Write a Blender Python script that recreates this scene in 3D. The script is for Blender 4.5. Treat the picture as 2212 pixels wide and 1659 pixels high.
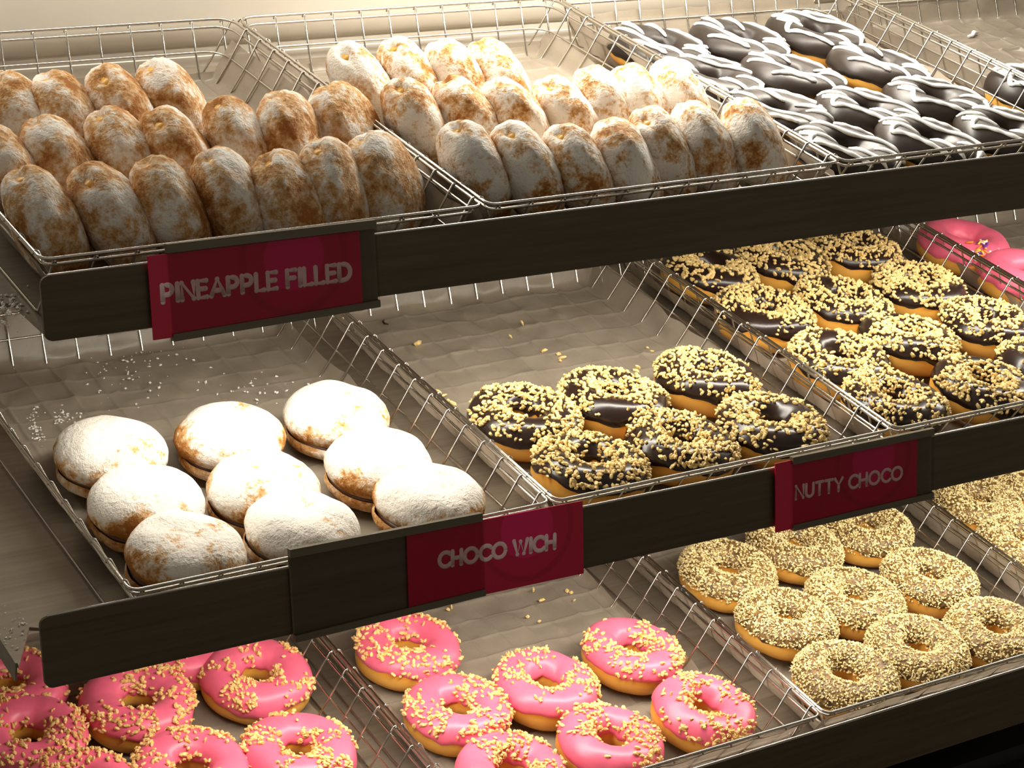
import bpy, math, random
import numpy as np
from mathutils import Matrix, Vector, noise as mn

scene = bpy.context.scene
for o in list(bpy.data.objects):
    bpy.data.objects.remove(o)
COL = scene.collection
Z0 = 1.10                                   # height of the middle shelf's basket rims above the floor

# ---------------------------------------------------------------- camera
IW, IH, FPX = 2212, 1659, 4487.375
CR = np.array([[0.8454555, -0.53280738, -0.03634969],
               [-0.14836613, -0.16895046, -0.97439378],
               [0.5130229, 0.82919964, -0.22189066]])       # rows: right, down, forward
CC = np.array([-0.88880288, -1.3795491, 0.47351783 + Z0])
cam_d = bpy.data.cameras.new('camera')
cam_d.sensor_width = 36.0
cam_d.lens = FPX * 36.0 / IW
cam_d.clip_start = 0.05
cam = bpy.data.objects.new('camera', cam_d)
COL.objects.link(cam)
r_, d_, f_ = CR
cam.matrix_world = Matrix(((r_[0], -d_[0], -f_[0], CC[0]), (r_[1], -d_[1], -f_[1], CC[1]),
                           (r_[2], -d_[2], -f_[2], CC[2]), (0, 0, 0, 1)))
scene.camera = cam
scene.view_settings.view_transform = 'Standard'
scene.view_settings.look = 'None'
scene.view_settings.gamma = 1.0
scene.view_settings.use_curve_mapping = False
scene.view_settings.exposure = 0.0

# ---------------------------------------------------------------- world and lamps
world = bpy.data.worlds.new('world')
scene.world = world
world.use_nodes = True
wb = world.node_tree.nodes['Background']
wb.inputs[0].default_value = (1.0, 0.90, 0.76, 1)
wb.inputs[1].default_value = 0.19
WARM = (1.0, 0.93, 0.81)
LAMP = {'t': (5.2, Vector((0.40, 0.27, Z0 + 0.53)), 0.60), 'w': (5.5, Vector((0.25, 0.43, Z0 + 0.70)), 1.9), 'm': (4.1, Vector((0.43, 0.12, Z0 + 0.180)), 1.5),  # 'w' is an added, unseen lamp that brightens the back wall
        'b': (4.2, Vector((0.46, 0.075, Z0 - 0.063)), 1.5)}
for k, (pw, loc, ln) in LAMP.items():
    ld = bpy.data.lights.new('tube_light', 'AREA')
    ld.shape = 'RECTANGLE'
    ld.size, ld.size_y = ln, 0.03
    ld.energy = pw
    ld.color = WARM
    lo = bpy.data.objects.new('tube_light', ld)
    COL.objects.link(lo)
    lo.location = loc
    lo.rotation_euler = (math.radians(-8 if k in 'tw' else 14), 0, 0)

# ---------------------------------------------------------------- frames: shelf coordinates
PH = 0.29172
P = 0.372
OFF = {'t': np.array([-0.03393862, 0.03194275, 0.24498173 + Z0]), 'm': np.array([0, 0, Z0]),
       'b': np.array([-0.08565968, -0.00148696, -0.2560673 + Z0])}
SM = np.array([[1, 0, 0], [0, math.cos(PH), -math.sin(PH)], [0, math.sin(PH), math.cos(PH)]])

def shelf_matrix(s):
    return Matrix.Translation(Vector(OFF[s])) @ Matrix.Rotation(PH, 4, 'X')

def px_ray(u, v):
    return CR.T @ np.array([(u - IW / 2) / FPX, (v - IH / 2) / FPX, 1.0])

def px_shelf(s, u, v, z):
    o = SM.T @ (CC - OFF[s]); d = SM.T @ px_ray(u, v)
    return o + d * ((z - o[2]) / d[2])

def px_world_y(u, v, y):
    d = px_ray(u, v)
    return CC + d * ((y - CC[1]) / d[1])

# ---------------------------------------------------------------- object helpers
def mesh(name, verts, faces, mats=None, smooth=True):
    me = bpy.data.meshes.new(name)
    me.from_pydata([tuple(map(float, v)) for v in verts], [], faces)
    me.update()
    if smooth:
        me.polygons.foreach_set('use_smooth', [True] * len(me.polygons))
    if mats:
        for m in (mats if isinstance(mats, (list, tuple)) else [mats]):
            me.materials.append(m)
    return me

def part(name, me, parent=None, loc=(0, 0, 0), kind=None, label=None):
    o = bpy.data.objects.new(name, me)
    COL.objects.link(o)
    o.parent = parent
    o.location = loc
    if kind: o['kind'] = kind
    if label: o['label'] = label
    return o

def tag(o, label, cat, group=None, kind=None):
    o['label'] = label
    o['category'] = cat
    if group: o['group'] = group
    if kind: o['kind'] = kind
    return o

def empty(name, label, cat, group=None):
    o = bpy.data.objects.new(name, None)
    o.empty_display_size = 0.02
    COL.objects.link(o)
    return tag(o, label, cat, group)

def join(parts):
    V, F = [], []
    for v, f in parts:
        n = len(V)
        V += list(v)
        F += [tuple(i + n for i in q) for q in f]
    return V, F

def box(x0, x1, y0, y1, z0, z1):
    v = [(x, y, z) for z in (z0, z1) for y in (y0, y1) for x in (x0, x1)]
    f = [(0, 2, 3, 1), (4, 5, 7, 6), (0, 1, 5, 4), (2, 6, 7, 3), (0, 4, 6, 2), (1, 3, 7, 5)]
    return v, f

def tube(path, r, n=6, closed=False):
    pts = [Vector(p) for p in path]
    m = len(pts)
    V, F = [], []
    up = None
    for i, p in enumerate(pts):
        if closed:
            t = pts[(i + 1) % m] - pts[i - 1]
        else:
            t = pts[min(i + 1, m - 1)] - pts[max(i - 1, 0)]
        t.normalize()
        if up is None:
            up = t.orthogonal().normalized()
        up = (up - t * up.dot(t)).normalized()
        b = t.cross(up)
        rr = r[i] if isinstance(r, (list, tuple)) else r
        for k in range(n):
            a = 2 * math.pi * k / n
            V.append(p + (up * math.cos(a) + b * math.sin(a)) * rr)
    for i in range(m if closed else m - 1):
        j = (i + 1) % m
        for k in range(n):
            l = (k + 1) % n
            F.append((i * n + k, i * n + l, j * n + l, j * n + k))
    if not closed:
        F.append(tuple(range(n - 1, -1, -1)))
        F.append(tuple((m - 1) * n + k for k in range(n)))
    return V, F

def prism(poly, z0, z1):
    n = len(poly)
    V = [(x, y, z0) for x, y in poly] + [(x, y, z1) for x, y in poly]
    F = [tuple(range(n - 1, -1, -1)), tuple(range(n, 2 * n))]
    F += [(i, (i + 1) % n, n + (i + 1) % n, n + i) for i in range(n)]
    return V, F

# ---------------------------------------------------------------- materials
def mat(name, col=(0.8, 0.8, 0.8), rough=0.5, metal=0.0, spec=0.5):
    m = bpy.data.materials.new(name)
    m.use_nodes = True
    b = m.node_tree.nodes['Principled BSDF']
    b.inputs['Base Color'].default_value = (*col, 1)
    b.inputs['Roughness'].default_value = rough
    b.inputs['Metallic'].default_value = metal
    b.inputs['Specular IOR Level'].default_value = spec
    return m

def nd(m, typ, **kw):
    n = m.node_tree.nodes.new(typ)
    for k, v in kw.items():
        if k in n.inputs.keys():
            n.inputs[k].default_value = v
        else:
            setattr(n, k, v)
    return n

def lk(m, a, ao, b, bi):
    m.node_tree.links.new(a.outputs[ao], b.inputs[bi])

def bsdf(m):
    return m.node_tree.nodes['Principled BSDF']

def ramp(m, stops, interp='LINEAR'):
    n = nd(m, 'ShaderNodeValToRGB')
    n.color_ramp.interpolation = interp
    e = n.color_ramp.elements
    while len(e) < len(stops):
        e.new(0.5)
    for i, (p, c) in enumerate(stops):
        e[i].position = p
        e[i].color = (*c, 1)
    return n

def noise_tex(m, scale, detail=4, rough=0.6, stretch=None, rand=True):
    tc = nd(m, 'ShaderNodeTexCoord')
    t = nd(m, 'ShaderNodeTexNoise', Scale=scale, Detail=detail, Roughness=rough)
    src = tc
    so = 'Object'
    if stretch:
        mp = nd(m, 'ShaderNodeMapping')
        mp.inputs['Scale'].default_value = stretch
        lk(m, tc, 'Object', mp, 'Vector')
        src, so = mp, 'Vector'
    lk(m, src, so, t, 'Vector')
    if rand:
        t.noise_dimensions = '4D'
        oi = nd(m, 'ShaderNodeObjectInfo')
        mu = nd(m, 'ShaderNodeMath', operation='MULTIPLY')
        mu.inputs[1].default_value = 37.0
        lk(m, oi, 'Random', mu, 0)
        lk(m, mu, 0, t, 'W')
    return t

def bump(m, tex, strength, dist, out='Fac'):
    b = nd(m, 'ShaderNodeBump', Strength=strength, Distance=dist)
    lk(m, tex, out, b, 'Height')
    lk(m, b, 'Normal', bsdf(m), 'Normal')
    return b

M = {}
M['chrome'] = mat('chrome_wire', (0.62, 0.58, 0.52), 0.22, 1.0)
t = noise_tex(M['chrome'], 180, 3, rand=False); bump(M['chrome'], t, 0.15, 0.001)

m = M['pan'] = mat('brushed_steel_pan', (0.30, 0.255, 0.20), 0.42, 0.45)
t = noise_tex(m, 40, 4, stretch=(0.15, 4, 4), rand=False)
rp = ramp(m, [(0.3, (0.27, 0.225, 0.17)), (0.7, (0.35, 0.30, 0.235))]); lk(m, t, 'Fac', rp, 0); lk(m, rp, 0, bsdf(m), 'Base Color')
bump(m, t, 0.05, 0.001)

m = M['rail'] = mat('dark_bronze_rail', (0.05, 0.038, 0.02), 0.42, 0.25)
t = noise_tex(m, 60, 5, stretch=(0.12, 3, 3), rand=False)
rp = ramp(m, [(0.3, (0.072, 0.053, 0.025)), (0.75, (0.115, 0.089, 0.048))]); lk(m, t, 'Fac', rp, 0); lk(m, rp, 0, bsdf(m), 'Base Color')

m = M['holder'] = mat('grey_anodised_holder', (0.045, 0.039, 0.026), 0.4, 0.4)
t = noise_tex(m, 60, 5, stretch=(0.12, 3, 3), rand=False)
rp = ramp(m, [(0.3, (0.125, 0.105, 0.066)), (0.75, (0.17, 0.146, 0.098))]); lk(m, t, 'Fac', rp, 0); lk(m, rp, 0, bsdf(m), 'Base Color')

M['cabinet'] = mat('black_base_cabinet', (0.006, 0.005, 0.004), 0.5)
t = noise_tex(M['cabinet'], 30, 3, rand=False); bump(M['cabinet'], t, 0.05, 0.002)

m = M['wall'] = mat('cream_wall', (0.72, 0.66, 0.55), 0.55)
t = noise_tex(m, 6, 4, rand=False)
rp = ramp(m, [(0.3, (0.76, 0.70, 0.60)), (0.7, (0.81, 0.755, 0.655))]); lk(m, t, 'Fac', rp, 0); lk(m, rp, 0, bsdf(m), 'Base Color')
m = M['floor'] = mat('floor_tile', (0.12, 0.10, 0.08), 0.4)
t = noise_tex(m, 8, 3, rand=False); bump(m, t, 0.05, 0.01)
M['white_enamel'] = mat('white_enamel', (0.75, 0.72, 0.66), 0.35)
m = M['lamp'] = mat('lamp_diffuser', (0.9, 0.9, 0.9), 0.4)
bsdf(m).inputs['Emission Color'].default_value = (*WARM, 1)
bsdf(m).inputs['Emission Strength'].default_value = 4.0

# waxed paper: thin, slightly see-through, a little sheen
m = M['paper'] = bpy.data.materials.new('waxed_paper')
m.use_nodes = True
nt = m.node_tree
b = bsdf(m)
b.inputs['Roughness'].default_value = 0.27
b.inputs['Specular IOR Level'].default_value = 0.45
t = noise_tex(m, 22, 6, 0.65)
rp = ramp(m, [(0.3, (0.29, 0.245, 0.19)), (0.7, (0.41, 0.353, 0.28))])
lk(m, t, 'Fac', rp, 0); lk(m, rp, 0, b, 'Base Color')
t2 = noise_tex(m, 55, 5, 0.7); bump(m, t2, 0.22, 0.003)
tl = nd(m, 'ShaderNodeBsdfTranslucent'); tl.inputs[0].default_value = (0.55, 0.46, 0.36, 1)
tr = nd(m, 'ShaderNodeBsdfTransparent')
mx = nd(m, 'ShaderNodeMixShader'); mx.inputs[0].default_value = 0.25
mx2 = nd(m, 'ShaderNodeMixShader'); mx2.inputs[0].default_value = 0.12
lk(m, b, 0, mx, 1); lk(m, tl, 0, mx, 2); lk(m, mx, 0, mx2, 1); lk(m, tr, 0, mx2, 2)
lk(m, mx2, 0, nt.nodes['Material Output'], 'Surface')

# fried dough: golden sides with a paler proof line round the middle
def dough_mat(name, mid_z, band):
    m = mat(name, (0.6, 0.25, 0.04), 0.42, 0, 0.4)
    tc = nd(m, 'ShaderNodeTexCoord'); sx = nd(m, 'ShaderNodeSeparateXYZ')
    lk(m, tc, 'Object', sx, 0)
    t = noise_tex(m, 45, 4, 0.6)
    a = nd(m, 'ShaderNodeMath', operation='SUBTRACT'); a.inputs[1].default_value = mid_z
    lk(m, sx, 'Z', a, 0)
    c = nd(m, 'ShaderNodeMath', operation='ABSOLUTE'); lk(m, a, 0, c, 0)
    d = nd(m, 'ShaderNodeMath', operation='DIVIDE'); d.inputs[1].default_value = band; lk(m, c, 0, d, 0)
    e = nd(m, 'ShaderNodeMath', operation='MULTIPLY_ADD'); lk(m, t, 'Fac', e, 0); e.inputs[1].default_value = 0.9; lk(m, d, 0, e, 2)
    rp = ramp(m, [(0.35, (0.80, 0.42, 0.08)), (0.75, (0.70, 0.29, 0.03)), (1.0, (0.52, 0.18, 0.018))])
    rp.color_ramp.elements[0].position = 0.45
    sc = nd(m, 'ShaderNodeMath', operation='MULTIPLY'); sc.inputs[1].default_value = 0.62; lk(m, e, 0, sc, 0)
    lk(m, sc, 0, rp, 0); lk(m, rp, 0, bsdf(m), 'Base Color')
    t2 = noise_tex(m, 160, 3); bump(m, t2, 0.12, 0.002)
    return m
M['dough'] = dough_mat('fried_dough', 0.013, 0.012)

def icing_mat(name, col, rough, spec=0.5):
    m = mat(name, col, rough, 0, spec)
    t = noise_tex(m, 60, 3)
    rp = ramp(m, [(0.3, tuple(c * 0.9 for c in col)), (0.7, tuple(min(1, c * 1.1) for c in col))])
    lk(m, t, 'Fac', rp, 0); lk(m, rp, 0, bsdf(m), 'Base Color')
    bump(m, t, 0.08, 0.003)
    return m
M['pink'] = icing_mat('pink_icing', (0.83, 0.14, 0.235), 0.38)
M['choc'] = icing_mat('chocolate_icing', (0.021, 0.0105, 0.0075), 0.26)
M['choc_matte'] = icing_mat('set_chocolate_icing', (0.019, 0.0125, 0.009), 0.38, 0.35)
M['white_icing'] = icing_mat('white_icing', (0.94, 0.93, 0.89), 0.55, 0.25)

def speck_mat(name, c0, c1, scale=260):
    m = mat(name, c1, 0.5)
    t = noise_tex(m, scale, 2)
    rp = ramp(m, [(0.36, c0), (0.56, c1)])
    lk(m, t, 'Fac', rp, 0); lk(m, rp, 0, bsdf(m), 'Base Color')
    return m
M['nuts'] = speck_mat('chopped_nuts', (0.66, 0.43, 0.14), (0.86, 0.66, 0.29))
M['nuts_toasted'] = speck_mat('toasted_nuts', (0.70, 0.38, 0.10), (0.88, 0.60, 0.24))
M['grain'] = speck_mat('crushed_nut_coating', (0.32, 0.20, 0.05), (0.94, 0.79, 0.41), 420)
M['grain_base'] = speck_mat('coating_base', (0.07, 0.036, 0.012), (0.22, 0.125, 0.038), 200)

# sugar dusting over a fried crust
def sugar_mat(name, lo, hi, top_bias, sc_=26, ro_=0.68):
    m = mat(name, (0.8, 0.76, 0.7), 0.75, 0, 0.2)
    t = noise_tex(m, sc_, 7, ro_)
    t2 = noise_tex(m, 190, 3, 0.7)
    ad = nd(m, 'ShaderNodeMath', operation='MULTIPLY_ADD'); ad.inputs[1].default_value = 0.32
    lk(m, t2, 'Fac', ad, 0); lk(m, t, 'Fac', ad, 2)
    src = ad
    if top_bias:
        tc = nd(m, 'ShaderNodeTexCoord'); sx = nd(m, 'ShaderNodeSeparateXYZ'); lk(m, tc, 'Object', sx, 0)
        mr = nd(m, 'ShaderNodeMapRange'); mr.inputs['From Min'].default_value = 0.022; mr.inputs['From Max'].default_value = 0.046
        mr.inputs['To Min'].default_value = -0.10; mr.inputs['To Max'].default_value = 0.085
        lk(m, sx, 'Z', mr, 'Value')
        a2 = nd(m, 'ShaderNodeMath', operation='ADD'); lk(m, ad, 0, a2, 0); lk(m, mr, 0, a2, 1); src = a2
    rp = ramp(m, [(lo, (0.36, 0.14, 0.028)), (lo + (hi - lo) * 0.45, (0.62, 0.37, 0.16)), (hi, (0.86, 0.81, 0.73))])
    lk(m, src, 0, rp, 0); lk(m, rp, 0, bsdf(m), 'Base Color')
    bump(m, ad, 0.9, 0.006, 0)
    return m
M['sugar'] = sugar_mat('sugar_dusted_crust', 0.54, 0.70, False, 34, 0.74)
M['sugar_thin'] = sugar_mat('thinly_sugared_crust', 0.55, 0.75, False, 32, 0.72)
M['sugar_top'] = sugar_mat('sugar_topped_crust', 0.53, 0.68, True)
M['cut_crumb'] = sugar_mat('sugar_dusted_base', 0.56, 0.82, False)
M['custard'] = icing_mat('pineapple_filling', (0.80, 0.42, 0.05), 0.35)
M['cream'] = icing_mat('chocolate_filling', (0.10, 0.04, 0.02), 0.4)
M['sugar_loose'] = mat('loose_sugar', (0.85, 0.82, 0.76), 0.7)
t = noise_tex(M['sugar_loose'], 300, 2, rand=False); bump(M['sugar_loose'], t, 0.3, 0.002)
M['letter'] = mat('pale_pink_letters', (0.97, 0.70, 0.70), 0.5)
t = noise_tex(M['letter'], 90, 2, rand=False); bump(M['letter'], t, 0.02, 0.001)

m = M['card'] = mat('magenta_card', (0.34, 0.003, 0.030), 0.30)
tc = nd(m, 'ShaderNodeTexCoord')
wv = nd(m, 'ShaderNodeTexGradient', gradient_type='SPHERICAL')
mp = nd(m, 'ShaderNodeMapping'); mp.inputs['Scale'].default_value = (22, 22, 22); 
lk(m, tc, 'Object', mp, 'Vector'); lk(m, mp, 'Vector', wv, 'Vector')
rp = ramp(m, [(0.0, (0.60, 0.006, 0.050)), (0.03, (0.50, 0.004, 0.040)), (0.12, (0.50, 0.004, 0.040)), (0.14, (0.62, 0.006, 0.056)), (0.44, (0.62, 0.006, 0.056)), (0.47, (0.82, 0.010, 0.14))])
lk(m, wv, 'Fac', rp, 0); lk(m, rp, 0, bsdf(m), 'Base Color')

m = M['cover'] = bpy.data.materials.new('smoky_clear_plastic')
m.use_nodes = True
b = bsdf(m); b.inputs['Base Color'].default_value = (0.02, 0.02, 0.02, 1); b.inputs['Roughness'].default_value = 0.12
tr = nd(m, 'ShaderNodeBsdfTransparent'); tr.inputs[0].default_value = (0.93, 0.91, 0.90, 1)
t = noise_tex(m, 20, 2, rand=False)
rp = ramp(m, [(0.3, (0.94, 0.94, 0.94)), (0.7, (0.96, 0.96, 0.96))]); lk(m, t, 'Fac', rp, 0)
mx = nd(m, 'ShaderNodeMixShader'); lk(m, rp, 0, mx, 0)
lk(m, b, 0, mx, 1); lk(m, tr, 0, mx, 2); lk(m, mx, 0, m.node_tree.nodes['Material Output'], 'Surface')

# ---------------------------------------------------------------- setting
def struct(name, vf, m, label=None):
    o = part(name, mesh(name, *vf, m, smooth=False))
    o['kind'] = 'structure'
    if label: o['label'] = label
    return o
WY = 0.56
struct('wall_back', box(-1.6, 2.4, WY, WY + 0.08, 0, 2.6), M['wall'], 'cream wall behind the shelves')
struct('floor', box(-3.0, 3.0, -3.2, 1.0, -0.05, 0.0), M['floor'], 'dark shop floor')
prof = []
for i in range(9):                                      # upper wall panel, its lower edge rounded back to the wall
    a = math.pi / 2 * i / 8
    prof.append((WY - 0.016 * math.sin(a), Z0 + 0.378 - 0.024 * math.cos(a)))
prof += [(WY - 0.016, Z0 + 1.45), (WY + 0.01, Z0 + 1.45), (WY + 0.01, Z0 + 0.354)]
n = len(prof)
V = [(x, y, z) for x in (-1.6, 2.4) for y, z in prof]
F = [(i, n + i, n + (i + 1) % n, (i + 1) % n) for i in range(n)] + [tuple(range(n)), tuple(range(2 * n - 1, n - 1, -1))]
o = part('trim_1', mesh('trim_1', V, F, M['wall'])); o['kind'] = 'structure'; o['label'] = 'upper cream wall panel with a rounded lower edge'

# base cabinet under the lowest shelf
cab = empty('base_cabinet', 'black base cabinet beneath the lowest shelf', 'cabinet')
cab.location = (0.35, 0.26, 0)
part('body', mesh('cabinet_body', *box(-0.85, 1.05, -0.27, 0.29, 0.08, Z0 - 0.345), M['cabinet'], False), cab)
part('plinth', mesh('cabinet_plinth', *box(-0.83, 1.03, -0.22, 0.29, 0.0, 0.08), M['cabinet'], False), cab)
for i in range(3):
    dx = -0.84 + i * 0.63
    dr = part('door', mesh('cabinet_door', *box(dx, dx + 0.62, -0.288, -0.271, 0.10, Z0 - 0.36), M['cabinet'], False), cab)
    part('handle', mesh('handle', *tube([(dx + 0.56, -0.29, 0.42), (dx + 0.56, -0.31, 0.43), (dx + 0.56, -0.31, 0.55), (dx + 0.56, -0.29, 0.56)], 0.005), M['chrome']), dr)

# ---------------------------------------------------------------- shelves: pan, side lip, front rail
XL, XR = -0.443, 1.20
RAILS = {'t': dict(y=0.011, top=[(86, 599), (1950, 365.3)], bot=[(80, 742), (2212, 450)]),
         'm': dict(y=-0.022, top=[(85, 1337), (2212, 903)], bot=[(101, 1489), (2212, 1015)]),
         'b': dict(y=-0.024, top=[(1550, 1648), (1848, 1556)], bot=None)}
SHELF_LABEL = {'t': 'top sloping steel shelf with a dark rail carrying one magenta card',
               'm': 'middle sloping steel shelf with a dark rail carrying two magenta cards',
               'b': 'lowest sloping steel shelf with a plain dark rail'}
RAILFN = {}
PAN_Z = -0.0597
for s in 'tmb':
    root = empty('display_shelf', SHELF_LABEL[s], 'shelf', 'tilted display shelves')
    root.matrix_world = shelf_matrix(s) @ Matrix.Translation((0.3, 0.25, PAN_Z))
    inv = root.matrix_world.inverted()
    x0 = XL - OFF[s][0]
    x1 = XR - OFF[s][0]
    yb = 0.512
    poly = [(x0 + 0.045, 0.004), (x1, 0.004), (x1, yb), (x0 - 0.002, yb), (x0 - 0.002, 0.021), (x0 + 0.022, 0.065), (x0 + 0.040, 0.055)]
    v, f = prism([(x - 0.3, y - 0.25) for x, y in poly], -0.003, 0.0)
    part('pan', mesh('pan', v, f, M['pan'], False), root)
    v, f = box(x0 - 0.0035 - 0.3, x0 - 0.002 - 0.3, 0.024 - 0.25, yb - 0.25, -0.016, 0.0005)
    part('side_lip', mesh('side_lip', v, f, M['pan'], False), root)
    v, f = box(x0 - 0.3, x1 - 0.3, yb - 0.25, yb + 0.003 - 0.25, -0.02, 0.010)
    part('rear_lip', mesh('rear_lip', v, f, M['white_enamel'], False), root)
    # front rail, upright
    R = RAILS[s]
    A, B = [px_world_y(u, v_, R['y']) for u, v_ in R['top']]
    slope = (B[2] - A[2]) / (B[0] - A[0])
    top = lambda x, A=A, sl=slope: A[2] + sl * (x - A[0])
    if R['bot']:
        A2, B2 = [px_world_y(u, v_, R['y']) for u, v_ in R['bot']]
        sl2 = (B2[2] - A2[2]) / (B2[0] - A2[0])
        bot = lambda x, A=A2, sl=sl2: A[2] + sl * (x - A[0])
    else:
        bot = lambda x, top=top: top(x) - 0.056
    RAILFN[s] = (R['y'], top, bot)
    xa = px_world_y(*R['top'][0], R['y'])[0] if s != 'b' else XL
    rr = 0.006
    xs = [xa + rr * (1 - math.cos(a * math.pi / 10)) for a in range(6)]
    up = [(x, top(x) - rr * (1 - math.sin(a * math.pi / 10))) for a, x in enumerate(xs)]
    dn = [(x, bot(x) + rr * (1 - math.sin(a * math.pi / 10))) for a, x in enumerate(xs)]
    outline = dn[::-1] + up + [(XR, top(XR)), (XR, bot(XR))]
    n = len(outline)
    V = [inv @ Vector((x, R['y'] + dy, z)) for dy in (0, 0.003) for x, z in outline]
    F = [tuple(range(n)), tuple(range(2 * n - 1, n - 1, -1))] + [(i, n + i, n + (i + 1) % n, (i + 1) % n) for i in range(n)]
    fr = part('front_rail', mesh('front_rail', V, F, M['rail'], False), root)
    # bright folded edge along the rail's top, and the folds that tie the rail to the pan
    V, F = tube([(x, R['y'] + 0.0018, top(x) + 0.0003) for x in np.linspace(xa + 0.006, XR, 12)], 0.0011, 6)
    part('rail_edge', mesh('rail_edge', [inv @ v for v in V], F, M['chrome']), fr)
    mz = shelf_matrix(s)
    V = []
    for x in (x0 + 0.05, x1):
        p1 = mz @ Vector((x, 0.005, PAN_Z - 0.0005)); p0 = Vector((p1.x, R['y'] + 0.003, bot(p1.x) + 0.004))
        V += [inv @ p0, inv @ p1, inv @ (p1 - Vector((0, 0, 0.002))), inv @ (p0 - Vector((0, 0, 0.002)))]
    part('rail_fold', mesh('rail_fold', V, [(0, 1, 5, 4), (1, 2, 6, 5), (2, 3, 7, 6), (3, 0, 4, 7), (3, 2, 1, 0), (4, 5, 6, 7)], M['pan'], False), root)
    # brackets to the wall
    reach = (WY + 0.002 - (OFF[s][1] + yb * math.cos(PH))) / math.cos(PH)
    for bx in (-0.2, 0.35, 0.9):
        lx = bx - OFF[s][0] - 0.3
        V, F = join([box(lx - 0.012, lx + 0.012, yb - 0.12 - 0.25, yb + reach - 0.25, -0.007, -0.0035), box(lx - 0.002, lx + 0.002, yb - 0.10 - 0.25, yb + reach - 0.25, -0.03, -0.0065)])
        part('bracket', mesh('bracket', V, F, M['pan'], False), root)

# ---------------------------------------------------------------- strip lamps (fittings under and over the shelves, plus one added wall lamp)
LAMP_LABEL = {'w': 'added unseen strip lamp brightening the back wall, highest of all', 't': 'white strip lamp hanging above the top shelf', 'm': 'white strip lamp fixed under the top shelf',
              'b': 'white strip lamp fixed under the middle shelf'}
for k, (pw, loc, ln) in LAMP.items():
    root = empty('strip_lamp', LAMP_LABEL[k], 'lamp', 'strip lamps over the shelves')
    root.location = loc
    root.rotation_euler = (math.radians(-8 if k in 'tw' else 14), 0, 0)
    h = ln / 2 + 0.02
    part('housing', mesh('housing', *join([box(-h, h, -0.022, 0.022, 0.006, 0.018), box(-h, h, -0.022, -0.018, -0.004, 0.006), box(-h, h, 0.018, 0.022, -0.004, 0.006)]), M['white_enamel'], False), root)
    part('diffuser', mesh('diffuser', *box(-h + 0.01, h - 0.01, -0.0175, 0.0175, 0.0015, 0.0058), M['lamp'], False), root)
    if k in 'tw':
        for bx in (-0.3, 0.3):
            part('arm', mesh('arm', *tube([(bx, 0, 0.015), (bx, 0.02, 0.06), (bx, WY - loc.y + 0.003, 0.10)], 0.006, 8), M['white_enamel']), root)

# ---------------------------------------------------------------- wire baskets
BW, BD, BH, INS = 0.366, 0.478, 0.055, 0.032
WR, WS = 0.00145, 0.00105

def rrect(x0, x1, y0, y1, z, rf, rb):
    pts = []
    for cx, cy, r, a0 in ((x0 + rf, y0 + rf, rf, 180), (x1 - rf, y0 + rf, rf, 270), (x1 - rb, y1 - rb, rb, 0), (x0 + rb, y1 - rb, rb, 90)):
        for i in range(6):
            a = math.radians(a0 + 18 * i)
            pts.append((cx + r * math.cos(a), cy + r * math.sin(a), z))
    return pts

def ins(z):
    return INS * (-z / BH)
rim_me = mesh('rim_wire', *tube(rrect(0, BW, 0, BD, 0, 0.008, 0.018), WR, 6, True), M['chrome'])
z2 = -0.0065
rim2_me = mesh('lower_rim_wire', *tube(rrect(ins(z2), BW - ins(z2), ins(z2), BD - ins(z2), z2, 0.007, 0.017), WR * 0.9, 6, True), M['chrome'])
z3 = -0.027
mid_me = mesh('middle_wire', *tube(rrect(ins(z3) - .001, BW - ins(z3) + .001, ins(z3) - .001, BD - ins(z3) + .001, z3, 0.008, 0.020), WS, 6, True), M['chrome'])
CY = [0.0137 + 0.0304 * k for k in range(16) if 0.012 < 0.0137 + 0.0304 * k < 0.47]
CX = [0.010 + 0.0315 * k for k in range(12)]

def u_path(length):
    # rim hook, down the sloping side, rounded bend, floor, up again
    c = 0.007
    L = [(-0.0012, -0.0015), (0.0006, 0.0018), (0.0022, 0.0008), (INS * 0.5, -BH * 0.5), (INS - 0.5 * c, -BH + 0.86 * c), (INS - 0.1 * c, -BH + 0.25 * c), (INS + 0.7 * c, -BH)]
    Rr = [(length - a, z) for a, z in L[::-1]]
    return L + [(length * 0.5, -BH)] + Rr
cross_me = mesh('cross_wire', *tube([(a, 0, z) for a, z in u_path(BW)], WS, 5), M['chrome'])
long_me = mesh('long_wire', *tube([(0, a, z - 0.0021) for a, z in u_path(BD)], WS, 5), M['chrome'])

def make_basket(s, col, label):
    root = empty('wire_basket', label, 'basket', 'chrome wire baskets on the shelves')
    bx, by = col * P + 0.003, 0.0
    root.matrix_world = shelf_matrix(s) @ Matrix.Translation((bx + BW / 2, by + BD / 2, -BH - 0.0032))
    dz = BH + 0.0032
    for nm, me in (('rim_wire', rim_me), ('lower_rim_wire', rim2_me), ('middle_wire', mid_me)):
        part(nm, me, root, (-BW / 2, -BD / 2, dz))
    for y in CY:
        part('cross_wire', cross_me, root, (-BW / 2, y - BD / 2, dz))
    for x in CX:
        part('long_wire', long_me, root, (x - BW / 2, -BD / 2, dz))
    return root

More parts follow.
